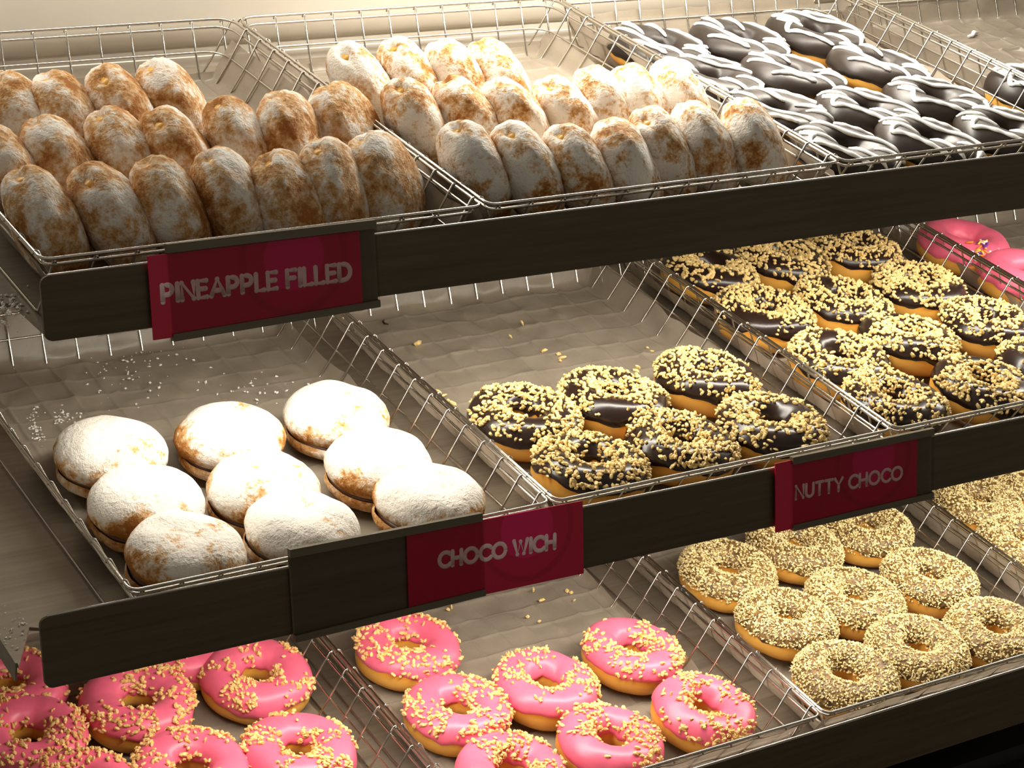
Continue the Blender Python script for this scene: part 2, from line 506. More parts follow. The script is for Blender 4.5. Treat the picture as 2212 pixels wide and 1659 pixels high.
WHICH = {'t': 'top', 'm': 'middle', 'b': 'bottom'}
BASKET = {
    ('t', -1): 'chrome wire basket of sugared buns above the top magenta card',
    ('t', 0): 'chrome wire basket heaped with white sugared buns, second on top shelf',
    ('t', 1): 'chrome wire basket holding chocolate rings striped with white icing',
    ('t', 2): 'nearly empty chrome wire basket in the top right corner',
    ('m', -1): 'chrome wire basket holding nine flat sugared buns',
    ('m', 0): 'half-empty chrome wire basket with six nut-topped chocolate rings',
    ('m', 1): 'full chrome wire basket of nut-covered chocolate rings',
    ('m', 2): 'chrome wire basket with plain pink rings at the right edge',
    ('b', -1): 'chrome wire basket of pink nut rings in the bottom left corner',
    ('b', 0): 'chrome wire basket of pink nut rings below the centre card',
    ('b', 1): 'chrome wire basket of crumb-coated rings below the right-hand card',
    ('b', 2): 'chrome wire basket of crumb-coated rings at the right edge'}
for (s, c), lab in BASKET.items():
    make_basket(s, c, lab)

# ---------------------------------------------------------------- paper liners
LW = math.hypot(INS, BH)
FLOOR_Z = -BH + 0.0017                       # paper resting on the floor wires
def liner(s, col, label, hl, hr, hb, hf, seed, crumple=1.0):
    x0, x1 = INS, BW - INS
    y0, y1 = INS, BD - INS
    def samples(lo, hi, wires):
        q = set()
        for c in wires:
            for d in (-0.0045, -0.0026, -0.0014, 0, 0.0014, 0.0026, 0.0045, 0.0095, 0.0152):
                if lo < c + d < hi: q.add(round(c + d - lo, 5))
        q = sorted(q)
        return [('w0', i / 8) for i in range(8)] + [('f', v) for v in q] + [('w1', (i + 1) / 10) for i in range(10)]
    SU, SV = samples(x0, x1, CX), samples(y0, y1, CY)
    nu, nv = len(SU) - 1, len(SV) - 1
    V = []
    so = seed * 7.31
    def N(x, y, sc, k=0):
        return mn.noise(Vector((x * sc + so, y * sc - so, k + so * 0.37)))
    for jv, (kv, tv) in enumerate(SV):
        for iu, (ku, tu) in enumerate(SU):
            yy = y0 + (tv if kv == 'f' else (0 if kv == 'w0' else y1 - y0))
            xx = x0 + (tu if ku == 'f' else (0 if ku == 'w0' else x1 - x0))
            eL = LW * max(0.03, hl + 0.16 * N(0, yy, 9, 1) + 0.05 * N(0, yy, 40, 5))
            eR = LW * max(0.03, hr + 0.16 * N(0, yy, 9, 2) + 0.05 * N(0, yy, 40, 6))
            eB = LW * max(0.03, hb + 0.14 * N(xx, 0, 9, 3) + 0.05 * N(xx, 0, 40, 7))
            eF = LW * max(0.03, hf + 0.08 * N(xx, 0, 9, 4))
            a = tu if ku == 'f' else (-eL * (1 - tu) if ku == 'w0' else x1 - x0 + eR * tu)
            b = tv if kv == 'f' else (-eF * (1 - tv) if kv == 'w0' else y1 - y0 + eB * tv)
            zx = zy = 0.0
            def wallpos(d):
                # smooth bend into the wall
                d2 = d - 0.006 * (1 - math.exp(-d / 0.006))
                return d - d2 * (1 - INS / LW), d2 * BH / LW
            x = x0 + a; y = y0 + b
            if a < 0:
                o_, zx = wallpos(-a); x = x0 - o_
            elif a > x1 - x0:
                o_, zx = wallpos(a - (x1 - x0)); x = x1 + o_
            if b < 0:
                o_, zy = wallpos(-b); y = y0 - o_
            elif b > y1 - y0:
                o_, zy = wallpos(b - (y1 - y0)); y = y1 + o_
            zz = max(zx, zy)
            w = max(zz / 0.03, 0.0)
            fl = max(0.0, 1 - w * 2)
            rid = 0.0
            dyw = min(abs(y - c) for c in CY); dxw = min(abs(x - c) for c in CX)
            soft = 0.55 + 0.6 * N(x, y, 12, 8)
            rid = max(math.exp(-dyw / 0.0016), 0.75 * math.exp(-dxw / 0.0020)) * 0.0026 * max(0.08, min(1.15, soft))
            wr = 1 - abs(N(x, y, 26, 9)) * 2.4
            wr2 = 1 - abs(N(x + 0.5 * y, y, 55, 10)) * 2.4
            lift = crumple * (0.0016 * max(0.0, wr) ** 2 + 0.0008 * max(0.0, wr2) + 0.0018 * max(0.0, N(x, y, 11, 11)))
            z = FLOOR_Z + zz + rid * fl + lift * fl
            inw = (1 - fl) * (0.0022 + 0.0035 * crumple * max(0.0, N(x, y, 30, 12) + 0.1))
            if zx >= zy:
                x += inw if a < 0 else (-inw if a > x1 - x0 else 0)
            else:
                y += inw if b < 0 else (-inw if b > y1 - y0 else 0)
            V.append((x - BW / 2, y - BD / 2, z - FLOOR_Z))
    F = [(j * (nu + 1) + i, j * (nu + 1) + i + 1, (j + 1) * (nu + 1) + i + 1, (j + 1) * (nu + 1) + i) for j in range(nv) for i in range(nu)]
    o = part('paper_liner', mesh('paper_liner', V, F, M['paper']))
    o.matrix_world = shelf_matrix(s) @ Matrix.Translation((col * P + 0.003 + BW / 2, BD / 2, FLOOR_Z))
    tag(o, label, 'paper', 'waxed paper liners in the baskets')

LIN = {('t', -1): (0.9, 0.88, 0.28, 0.35), ('t', 0): (1.05, 0.50, 0.22, 0.3), ('t', 1): (0.75, 0.45, 0.75, 0.35), ('t', 2): (0.55, 0.6, 1.1, 0.3),
       ('m', -1): (0.85, 0.35, 0.95, 0.3), ('m', 0): (0.92, 0.52, 0.9, 0.35), ('m', 1): (0.5, 0.4, 0.8, 0.4), ('m', 2): (0.5, 0.5, 1.0, 0.35),
       ('b', -1): (0.4, 0.25, 0.5, 0.35), ('b', 0): (0.7, 0.22, 0.6, 0.95), ('b', 1): (0.75, 0.3, 0.7, 0.95), ('b', 2): (1.0, 0.4, 0.6, 0.5)}
LINL = {('t', -1): 'grey waxed paper under the buns of the left top basket',
        ('t', 0): 'grey waxed paper under the whitest sugared buns',
        ('t', 1): 'grey waxed paper under the white-striped chocolate rings',
        ('t', 2): 'crumpled bare waxed paper in the top right basket',
        ('m', -1): 'crinkled waxed paper under nine flat sugared buns',
        ('m', 0): 'bare crinkled waxed paper behind six nutty chocolate rings',
        ('m', 1): 'waxed paper under the full load of nutty chocolate rings',
        ('m', 2): 'waxed paper under the plain pink rings',
        ('b', -1): 'waxed paper under pink nut rings, bottom left basket',
        ('b', 0): 'waxed paper under pink nut rings below the centre card',
        ('b', 1): 'waxed paper under crumb-coated rings below the right-hand card',
        ('b', 2): 'waxed paper beside crumb-coated rings at the right edge'}
for i, (k, h) in enumerate(LIN.items()):
    liner(k[0], k[1], LINL[k], *h, seed=i + 1, crumple=1.4 if k in (('m', -1), ('m', 0), ('t', 2), ('b', 0)) else 0.9)

# ---------------------------------------------------------------- ring donuts
RM, RX, RZ = 0.0330, 0.0172, 0.0190
NT, NPH = 64, 22

def ring_pt(th, ph, off=0.0, seed=0.0):
    w = 1 + 0.035 * mn.noise(Vector((math.cos(th) * 1.3, math.sin(th) * 1.3, seed)))
    k = 1 + 0.05 * mn.noise(Vector((math.cos(th) * 2.2, math.sin(th) * 2.2, seed + 5 + math.sin(ph))))
    cs, sn = math.cos(ph), math.sin(ph)
    e = 0.86                                            # a little squarer than a circle
    cx = math.copysign(abs(cs) ** e, cs); sz = math.copysign(abs(sn) ** e, sn)
    rad = (RM + (RX * k + off) * cx) * w
    return Vector((rad * math.cos(th), rad * math.sin(th), RZ + (RZ * k + off) * sz * (0.93 if sz < 0 else 1.0) + (1 - 0.93) * 0))

def ring_body(seed):
    V = [ring_pt(2 * math.pi * i / NT, 2 * math.pi * j / NPH, 0, seed) for i in range(NT) for j in range(NPH)]
    zmin = min(v.z for v in V)
    F = [(i * NPH + j, ((i + 1) % NT) * NPH + j, ((i + 1) % NT) * NPH + (j + 1) % NPH, i * NPH + (j + 1) % NPH) for i in range(NT) for j in range(NPH)]
    return V, F, zmin

def ring_icing(seed, thick=0.0016, drop=0.0, wav=0.30):
    n2 = 22
    V = []
    for i in range(NT):
        th = 2 * math.pi * i / NT
        c = Vector((math.cos(th), math.sin(th), seed))
        p0 = 0.10 - drop + wav * (mn.noise(c * 1.6) + 0.5 * mn.noise(c * 4))
        p1 = math.pi - 0.10 + drop * 0.5 + 0.22 * mn.noise(Vector((c.x * 2, c.y * 2, seed + 9)))
        for j in range(n2 + 1):
            t_ = j / n2
            ph = p0 + (p1 - p0) * t_
            e = min(1.0, min(t_, 1 - t_) / 0.07)
            off = -0.0012 + (thick + 0.0012) * math.sqrt(max(0, 1 - (1 - e) ** 2))
            V.append(ring_pt(th, ph, off, seed))
    w = n2 + 1
    F = [(i * w + j, ((i + 1) % NT) * w + j, ((i + 1) % NT) * w + j + 1, i * w + j + 1) for i in range(NT) for j in range(n2)]
    return V, F

ICO_V = []
g = (1 + 5 ** 0.5) / 2
for a in (-1, 1):
    for b in (-g, g):
        ICO_V += [(0, a, b), (a, b, 0), (b, 0, a)]
ICO_V = [Vector(v).normalized() for v in ICO_V]
def hull_faces(vs):
    import bmesh
    bm = bmesh.new()
    for v in vs: bm.verts.new(v)
    bm.verts.ensure_lookup_table()
    bmesh.ops.convex_hull(bm, input=bm.verts)
    bm.verts.index_update()
    F = [tuple(v.index for v in f.verts) for f in bm.faces]
    bm.free()
    return F
ICO_F = hull_faces(ICO_V)
OCT_V = [Vector(v) for v in ((1, 0, 0), (-1, 0, 0), (0, 1, 0), (0, -1, 0), (0, 0, 1), (0, 0, -1))]
OCT_F = [(0, 2, 4), (2, 1, 4), (1, 3, 4), (3, 0, 4), (2, 0, 5), (1, 2, 5), (3, 1, 5), (0, 3, 5)]

def chunk(rng, p, nrm, size, octa=False):
    src, fs = (OCT_V, OCT_F) if octa else (ICO_V, ICO_F)
    q = Matrix.Rotation(rng.uniform(0, 6.28), 3, 'X') @ Matrix.Rotation(rng.uniform(0, 6.28), 3, 'Z')
    sc = Vector((rng.uniform(0.9, 1.75), rng.uniform(0.7, 1.05), rng.uniform(0.55, 0.9)))
    jit = [1 + rng.uniform(-0.22, 0.22) for _ in src]
    return [p + q @ Vector((v.x * sc.x, v.y * sc.y, v.z * sc.z)) * (size * jt) for v, jt in zip(src, jit)], fs

def ring_scatter(seed, count, size, thick, spread, clump, octa=False, lo=0.16, hi=0.9):
    rng = random.Random(int(seed * 100) + 3)
    out = []
    tries = 0
    while len(out) < count and tries < count * 12:
        tries += 1
        th = rng.uniform(0, 2 * math.pi)
        ph = math.pi * rng.uniform(lo, hi)
        rad = RM + RX * math.cos(ph)
        if rng.random() > rad / (RM + RX): continue
        c = mn.noise(Vector((math.cos(th) * rad * 42, math.sin(th) * rad * 42, seed + 20)))
        if rng.random() > 0.5 + clump * c * 1.6 + spread: continue
        p = ring_pt(th, ph, thick + size * rng.uniform(0.1, 0.7), seed)
        out.append(chunk(rng, p, None, size * rng.uniform(0.75, 1.25), octa))
    return join(out)

def surf_z(x, y):
    r = math.hypot(x, y)
    q = (r - RM) / (RX * 1.03)
    if abs(q) >= 1: return None
    return RZ + (RZ + 0.0016) * (1 - abs(q) ** (2 / 0.86)) ** (0.43)

def icing_z(x, y, seed, off):
    th = math.atan2(y, x)
    w = 1 + 0.035 * mn.noise(Vector((math.cos(th) * 1.3, math.sin(th) * 1.3, seed)))
    k = 1 + 0.05 * mn.noise(Vector((math.cos(th) * 2.2, math.sin(th) * 2.2, seed + 5 + 0.8)))
    q = (math.hypot(x, y) / w - RM) / (RX * k + off)
    if abs(q) >= 0.995: return None
    sn = math.sqrt(1 - (abs(q) ** (1 / 0.86)) ** 2)
    return RZ + (RZ * k + off) * sn ** 0.86

def ring_drizzle(seed):
    rng = random.Random(int(seed * 13) + 1)
    out = []
    n = 5
    xs = [-0.042 + 0.084 * i / (n - 1) + rng.uniform(-0.002, 0.002) for i in range(n)]
    path = []
    for i, x in enumerate(xs):
        ym = math.sqrt(max(0.0, (RM + RX * 0.93) ** 2 - x * x)) * rng.uniform(0.9, 1.0)
        ys = np.linspace(-ym, ym, 26)
        if i % 2: ys = ys[::-1]
        for y in ys:
            path.append((x + 0.004 * math.sin(y * 60 + i) + 0.10 * (y if i % 2 else -y), y))
        if i < n - 1:                                   # rounded turn
            xe, ye = path[-1]
            nx = xs[i + 1] - (0.10 * abs(ye)) * (1 if ye > 0 else -1) * (1 if (i + 1) % 2 else -1)
            sg = 1 if ye > 0 else -1
            for k in range(1, 7):
                a = math.pi * k / 7
                path.append((xe + (xs[i + 1] - xe) * (1 - math.cos(a)) / 2, ye + sg * 0.004 * math.sin(a)))
    seg = []
    for x, y in path + [(9, 9)]:
        z = icing_z(x, y, seed, 0.0022)
        r = math.hypot(x, y)
        if z is None or r < RM - RX * 0.80 or r > RM + RX * 0.97:
            if len(seg) > 3:
                rr = [0.0025 + 0.0004 * math.sin(k * 0.9 + seed) for k in range(len(seg))]
                rr[0] = rr[-1] = 0.0012
                rr[1] = rr[-2] = 0.0020
                out.append(tube(seg, rr, 7))
            seg = []
        else:
            seg.append((x, y, z + 0.0006))
    return join(out)

RINGS = {}
def ring_variants(kind, n):
    L = []
    for i in range(n):
        sd = {'drizzle': 1, 'nutchoc': 2, 'pinknut': 3, 'grain': 4, 'pink': 5}[kind] * 11.7 + i * 3.1
        V, F, zm = ring_body(sd)
        sh = Vector((0, 0, -zm))
        S = lambda vf: ([v + sh for v in vf[0]], vf[1])
        parts = [('body', mesh('ring_body', *S((V, F)), M['dough']), None)]
        if kind == 'drizzle':
            parts.append(('chocolate_icing', mesh('icing', *S(ring_icing(sd, 0.0018, 0.32)), M['choc_matte']), None))
            parts.append(('white_drizzle', mesh('drizzle', *S(ring_drizzle(sd)), M['white_icing']), None))
        elif kind == 'nutchoc':
            parts.append(('chocolate_icing', mesh('icing', *S(ring_icing(sd, 0.0016, 0.05)), M['choc']), None))
            parts.append(('chopped_nuts', mesh('nuts', *S(ring_scatter(sd, 620, 0.0020, 0.0016, 0.22, 1.0, False, 0.10, 0.90)), M['nuts'], False), 'stuff'))
        elif kind == 'pinknut':
            parts.append(('pink_icing', mesh('icing', *S(ring_icing(sd, 0.0016, 0.10)), M['pink']), None))
            parts.append(('chopped_nuts', mesh('nuts', *S(ring_scatter(sd, 330, 0.00205, 0.0016, -0.02, 1.3, False, 0.08, 0.92)), M['nuts_toasted'], False), 'stuff'))
        elif kind == 'grain':
            parts.append(('coating', mesh('icing', *S(ring_icing(sd, 0.0012, 0.06)), M['grain_base']), None))
            parts.append(('crushed_nuts', mesh('grain', *S(ring_scatter(sd, 2700, 0.00128, 0.0012, 0.6, 0.3, True, 0.03, 0.97)), M['grain'], False), 'stuff'))
        elif kind == 'pink':
            parts.append(('pink_icing', mesh('icing', *S(ring_icing(sd, 0.0018, 0.22)), M['pink']), None))
        L.append(parts)
    RINGS[kind] = L
for k, n in (('drizzle', 3), ('nutchoc', 4), ('pinknut', 4), ('grain', 3), ('pink', 2)):
    ring_variants(k, n)

rng = random.Random(5)
REST = FLOOR_Z + 0.0022
def place_ring(kind, name, s, px, label, cat, group, tilt=(0, 0), spin=None, scale=1.0, lift=0.0, vi=None, squash=1.0):
    x, y, _ = px_shelf(s, *px, -0.020 + lift)
    root = empty(name, label, cat, group)
    sp = rng.uniform(0, 6.28) if spin is None else spin
    drop = 0.0
    tx, ty = tilt
    R_ = Matrix.Rotation(math.radians(ty), 4, 'Y') @ Matrix.Rotation(math.radians(tx), 4, 'X') @ Matrix.Rotation(sp, 4, 'Z')
    edge = 0.024 * (abs(math.sin(math.radians(tx))) + abs(math.sin(math.radians(ty))))
    root.matrix_world = shelf_matrix(s) @ Matrix.Translation((x, y, REST + lift + edge)) @ R_ @ Matrix.Diagonal((scale, scale, scale * squash, 1))
    L = RINGS[kind]
    par = root
    for nm, me, kd in L[(rng.randrange(len(L)) if vi is None else vi)]:
        o = part(nm, me, par, kind=kd)
        if nm.endswith('icing') or nm == 'coating':
            par = o                                     # toppings sit on the icing
    return root

ORD = ['first', 'second', 'third', 'fourth', 'fifth', 'sixth', 'seventh']

# chocolate rings with white drizzle: shingled, leaning to the left
rows = [('front', [(1826, 305), (2006, 290), (2178, 264)]), ('second', [(1683, 225), (1874, 222), (2024, 196)]),
        ('third', [(1538, 150), (1712, 145), (1898, 127)]), ('rearmost', [(1425, 86), (1598, 72), (1763, 53)])]
POS3 = ['left', 'middle', 'right']
for rn, pts in rows:
    for i, p in enumerate(pts):
        place_ring('drizzle', 'drizzled_donut', 't', (p[0], p[1] + 11), 'chocolate ring striped with white icing, %s one of the %s row' % (POS3[i], rn), 'donut',
                   'white-striped chocolate rings', (rng.uniform(-1, 4), rng.uniform(4, 9)), rng.choice((0.6, 0.8, 3.7, 3.95)) + rng.uniform(-0.15, 0.15), 1.09, squash=0.80)
place_ring('drizzle', 'drizzled_donut', 't', (2240, 190), 'white-striped chocolate ring cut off by the right edge, across the basket side', 'donut', 'white-striped chocolate rings', (0, 4), 0.7, 1.05)

rows = [('front', [(1275, 1003), (1470, 952), (1668, 912)]), ('rear', [(1135, 893), (1325, 857), (1525, 812)])]
for rn, pts in rows:
    for i, p in enumerate(pts):
        place_ring('nutchoc', 'nut_chocolate_donut', 'm', p, 'chocolate ring with chopped nuts, %s of the %s row in the half-empty basket' % (POS3[i], rn), 'donut',
                   'six nutty chocolate rings in the half-empty basket', (rng.uniform(-3, 3), rng.uniform(0, 5)), None, 1.02)
rows = [('front', [(1932, 862), (2122, 830), (2260, 790)]), ('second', [(1812, 772), (1962, 732), (2134, 695)]),
        ('third', [(1650, 672), (1818, 650), (1984, 614)]), ('rearmost', [(1528, 581), (1686, 555), (1844, 537)])]
for rn, pts in rows:
    for i, p in enumerate(pts):
        place_ring('nutchoc', 'nut_chocolate_donut', 'm', p, 'nut-covered chocolate ring, %s of the %s row in the full basket' % (POS3[i], rn), 'donut',
                   'nutty chocolate rings in the full basket', (rng.uniform(-4, 3), rng.uniform(1, 7)), None, 1.03)

# pink rings
rows = [('front', [(172, 1700), (412, 1652), (645, 1616)]), ('second', [(61, 1578), (297, 1506), (554, 1450)])]
for rn, pts in rows:
    for i, p in enumerate(pts):
        place_ring('pinknut', 'pink_nut_donut', 'b', p, 'pink iced ring with nuts, %s of the %s row, bottom left basket' % (POS3[i], 'lower' if rn == 'front' else 'upper'), 'donut',
                   'pink nut rings in the bottom left basket', (rng.uniform(-3, 3), rng.uniform(-1, 3)), None, 1.0)
place_ring('pinknut', 'pink_nut_donut', 'b', (20, 1468), 'pink iced ring mostly hidden under the left end of the rail', 'donut', 'pink nut rings in the bottom left basket', (0, 0))
place_ring('pinknut', 'pink_nut_donut', 'b', (395, 1382), 'pink iced ring showing only its base under the rail, bottom left basket', 'donut', 'pink nut rings in the bottom left basket', (0, 0))
place_ring('pinknut', 'pink_nut_donut', 'b', (879, 1389), 'pink iced ring with nuts alone at the back, below the centre card', 'donut', 'pink nut rings below the centre card', (0, 3))
rows = [('front', [(1105, 1655), (1318, 1594), (1517, 1527)]), ('second', [(990, 1524), (1176, 1470), (1365, 1399)])]
for rn, pts in rows:
    for i, p in enumerate(pts):
        place_ring('pinknut', 'pink_nut_donut', 'b', p, 'pink iced ring with nuts, %s of the %s row, basket below the centre card' % (POS3[i], 'front' if rn == 'front' else 'second'), 'donut',
                   'pink nut rings below the centre card', (rng.uniform(-3, 3), rng.uniform(-2, 5)), None, 0.98)
pk = place_ring('pink', 'pink_donut', 'm', (2083, 520), 'smooth pink iced ring with a patch of sprinkles', 'donut', 'smooth pink rings', (0, 3), 0.4, 1.06)
sr = random.Random(8)
cols = [mat('sprinkle_' + n_, c_, 0.4) for n_, c_ in (('orange', (0.85, 0.25, 0.03)), ('yellow', (0.85, 0.6, 0.1)), ('white', (0.8, 0.8, 0.78)), ('purple', (0.2, 0.05, 0.4)))]
for cm in cols:
    t = noise_tex(cm, 100, 2, rand=False); bump(cm, t, 0.02, 0.001)
sp_ = [mesh('sprinkle', *tube([(-0.004, 0, 0), (-0.0034, 0, 0), (0.0034, 0, 0), (0.004, 0, 0)], [0.0005, 0.0012, 0.0012, 0.0005], 6), c_) for c_ in cols]
pk_icing = [c for c in pk.children if c.name.startswith('pink_icing')][0]
inv = pk.matrix_world.inverted()
ctr = inv @ (shelf_matrix('m') @ Vector(px_shelf('m', 2122, 548, -0.012)))
for i in range(80):
    x_, y_ = ctr.x + sr.gauss(0, 0.008), ctr.y + sr.gauss(0, 0.007)
    z_ = surf_z(x_, y_)
    if z_ is None: continue
    o = part('sprinkle', sp_[sr.choice((0, 0, 1, 1, 2, 2, 3))], pk_icing, (x_, y_, z_ + 0.0014 + sr.uniform(0, 0.0015)))
    o.rotation_euler = (sr.uniform(-.5, .5), sr.uniform(-.5, .5), sr.uniform(0, 6.28))
place_ring('pink', 'pink_donut', 'm', (2218, 588), 'smooth pink iced ring without sprinkles, cut off by the right edge', 'donut', 'smooth pink rings', (0, 2), 1.1, 1.06)

# crumb-coated rings
rows = [('front', [(1829, 1453), (1985, 1391), (2154, 1354)]), ('second', [(1699, 1334), (1848, 1287), (2009, 1243)]), ('rear', [(1573, 1226), (1716, 1172), (1874, 1133)])]
for rn, pts in rows:
    for i, p in enumerate(pts):
        place_ring('grain', 'crumb_coated_donut', 'b', p, 'ring coated in crushed nuts, %s of the %s row below the right-hand card' % (POS3[i], rn), 'donut',
                   'crumb-coated rings below the right-hand card', (rng.uniform(-3, 3), rng.uniform(-1, 5)), None, 1.02)
for p, lab in (((2115, 1076), 'ring coated in crushed nuts pressed against paper, right edge basket'), ((2212, 1163), 'ring coated in crushed nuts, cut off by the right edge, nearer'),
               ((2222, 1030), 'ring coated in crushed nuts, cut off by the right edge, farther')):
    place_ring('grain', 'crumb_coated_donut', 'b', p, lab, 'donut', 'crumb-coated rings at the right edge', (0, 2), None, 1.0)

# ---------------------------------------------------------------- sugared buns
def bun_mesh(seed, R, c, flat=1.0, dimple=True, nt=48, npz=26):
    V = []
    for j in range(npz + 1):
        ph = -math.pi / 2 + math.pi * j / npz
        for i in range(nt):
            th = 2 * math.pi * i / nt
            cs, sn = math.cos(ph), math.sin(ph)
            e = 0.80
            rr = R * abs(cs) ** e
            zz = c * math.copysign(abs(sn) ** 0.92, sn)
            d = Vector((cs * math.cos(th), cs * math.sin(th), sn))
            k = 1 + 0.06 * mn.noise(d * 1.7 + Vector((seed, 0, 0))) + 0.035 * mn.noise(d * 5 + Vector((0, seed, 0))) + 0.014 * mn.noise(d * 15 + Vector((0, 0, seed)))
            if dimple:
                q = (d - Vector((1, 0, 0))).length
                k -= 0.20 * math.exp(-(q / 0.16) ** 2)
            k -= 0.035 * math.exp(-((sn) / 0.10) ** 2) * (0.5 + 0.8 * mn.noise(d * 2 + Vector((seed, seed, 3))))
            V.append((rr * k * math.cos(th), rr * k * math.sin(th), zz * k))
    F = []
    for j in range(npz):
        for i in range(nt):
            F.append((j * nt + i, j * nt + (i + 1) % nt, (j + 1) * nt + (i + 1) % nt, (j + 1) * nt + i))
    return V, F

BR, BC = 0.0470, 0.0255
BUNS = []
for i in range(5):
    bm_ = mesh('bun_body', *bun_mesh(i * 4.7 + 1, BR, BC), M['sugar'])
    thin_ = bm_.copy()
    thin_.materials[0] = M['sugar_thin']
    rg = random.Random(i)
    V = []
    F = []
    rr0 = BR * 0.80
    blob = [(rr0 + 0.0035 * (0.5 + 0.5 * mn.noise(v * 2 + Vector((i, 0, 0)))) + v.x * 0.003, v.y * 0.0080 * rg.uniform(0.8, 1.3), v.z * 0.0066 * rg.uniform(0.8, 1.2)) for v in ICO_V]
    fill = mesh('filling', blob, ICO_F, M['custard'])
    BUNS.append((bm_, fill, thin_))

def place_bun(s, px, label, group, axis, scale=1.0, vi=None, thin=False):
    a = Vector(axis).normalized()
    hz = math.sqrt((BC * a.z) ** 2 + BR ** 2 * (1 - a.z ** 2)) * scale * 0.97
    zc = REST - 0.001 + hz
    x, y, _ = px_shelf(s, *px, zc)
    up = Vector((0, 0, 1)) - a * a.z
    up.normalize()
    up = Matrix.Rotation(rng.uniform(-0.3, 0.3), 3, a) @ up
    yv = a.cross(up)
    R3 = Matrix((up, yv, a)).transposed()
    root = empty('powdered_bun', label, 'bun', group)
    root.matrix_world = shelf_matrix(s) @ Matrix.Translation((x, y, zc - hz)) @ R3.to_4x4() @ Matrix.Scale(scale, 4)
    off = R3.transposed() @ Vector((0, 0, hz)) / scale
    bm_, fl, tn = BUNS[rng.randrange(5) if vi is None else vi]
    part('body', tn if thin else bm_, root, off)
    part('filling', fl, root, off)

LEAN = (0.82, -0.24, 0.50)
FACE = (0.60, -0.62, 0.46)
t1 = [('rear', [(50, 265), (150, 265), (268, 252), (378, 232)], [LEAN] * 4),
      ('middle', [(18, 388), (136, 365), (275, 345), (390, 345), (520, 320), (632, 312), (748, 288)], [LEAN] * 5 + [(0.72, -0.45, 0.42), FACE]),
      ('front', [(100, 485), (247, 472), (371, 458), (502, 440), (633, 448), (724, 420), (832, 402)], [LEAN] * 4 + [(0.74, -0.42, 0.5), (0.70, -0.5, 0.45), FACE])]
for rn, pts, ax in t1:
    for i, p in enumerate(pts):
        j = [rng.uniform(-0.07, 0.07) for _ in range(3)]
        place_bun('t', p, 'sugared bun on edge, %s from left in the %s row, above the top card' % (ORD[i], rn), 'pineapple buns in the left top basket',
                  [q + e for q, e in zip(ax[i], j)], thin=True)
t2 = [('rear', [(784, 192), (889, 182), (990, 184), (1080, 182)], [LEAN] * 4),
      ('middle', [(899, 275), (1010, 270), (1115, 272), (1227, 265), (1303, 245), (1385, 240), (1470, 228)], [LEAN] * 4 + [(0.74, -0.4, 0.48)] * 3),
      ('front', [(1024, 372), (1139, 375), (1250, 375), (1352, 365), (1430, 338), (1520, 325), (1628, 318)], [LEAN] * 3 + [(0.74, -0.4, 0.5)] * 3 + [(0.68, -0.5, 0.5)])]
for rn, pts, ax in t2:
    for i, p in enumerate(pts):
        j = [rng.uniform(-0.07, 0.07) for _ in range(3)]
        place_bun('t', p, 'bright sugared bun, %s from left in the %s row of the second top basket' % (ORD[i], rn), 'sugared buns in the second top basket',
                  [q + e for q, e in zip(ax[i], j)])

# flat sandwich buns: lower half, filling line, domed sugared lid
def lid(seed, R, z0, z1, top=True, nt=56, npz=14):
    V = []
    for j in range(npz + 1):
        t_ = j / npz
        for i in range(nt):
            th = 2 * math.pi * i / nt
            c = Vector((math.cos(th), math.sin(th), seed))
            if top:
                ph = -1.0 + (math.pi / 2 + 1.0) * t_
                r = R * (abs(math.cos(ph)) ** 0.60 if j < npz else 0)
                hh = (z1 - z0) * 0.60
                z = z1 - hh + (hh * abs(math.sin(ph)) ** 1.15 if ph > 0 else (z1 - z0 - hh) * math.sin(ph) / math.sin(1.0))
                z += 0.0026 * mn.noise(Vector((r * math.cos(th) * 45, r * math.sin(th) * 45, seed))) * (1 if ph > 0.2 else 0.3)
            else:
                ph = -math.pi / 2 + (math.pi / 2 + 0.35) * t_
                r = R * (abs(math.cos(ph)) ** 0.5 if j > 0 else 0)
                z = z1 - 0.004 + (z1 - 0.004 - z0) * math.sin(ph) if ph < 0 else z1 - 0.004 + 0.004 * math.sin(ph) * 2.9
            r *= 1 + 0.05 * mn.noise(c * 1.4) + 0.02 * mn.noise(Vector((c.x * 5, c.y * 5, z * 200 + seed)))
            V.append((r * math.cos(th), r * math.sin(th), z))
    F = [(j * nt + i, j * nt + (i + 1) % nt, (j + 1) * nt + (i + 1) % nt, (j + 1) * nt + i) for j in range(npz) for i in range(nt)]
    return V, F
FLAT = []
for i in range(4):
    sd = 3.3 + i * 5.1
    FLAT.append((mesh('bun_base', *lid(sd, 0.0455, 0.0, 0.0165, False), M['cut_crumb']),
                 mesh('bun_filling', *prism([(0.0425 * math.cos(a * math.pi / 16), 0.0425 * math.sin(a * math.pi / 16)) for a in range(32)], 0.013, 0.0180), M['cream']),
                 mesh('bun_lid', *lid(sd + 1, 0.0475, 0.0135, 0.050, True, 56, 20), M['sugar_top'])))
flat = [('rear', [(238, 992), (497, 958), (726, 912)]), ('middle', [(317, 1100), (568, 1068), (817, 1014)]), ('front', [(398, 1208), (646, 1156), (925, 1092)])]
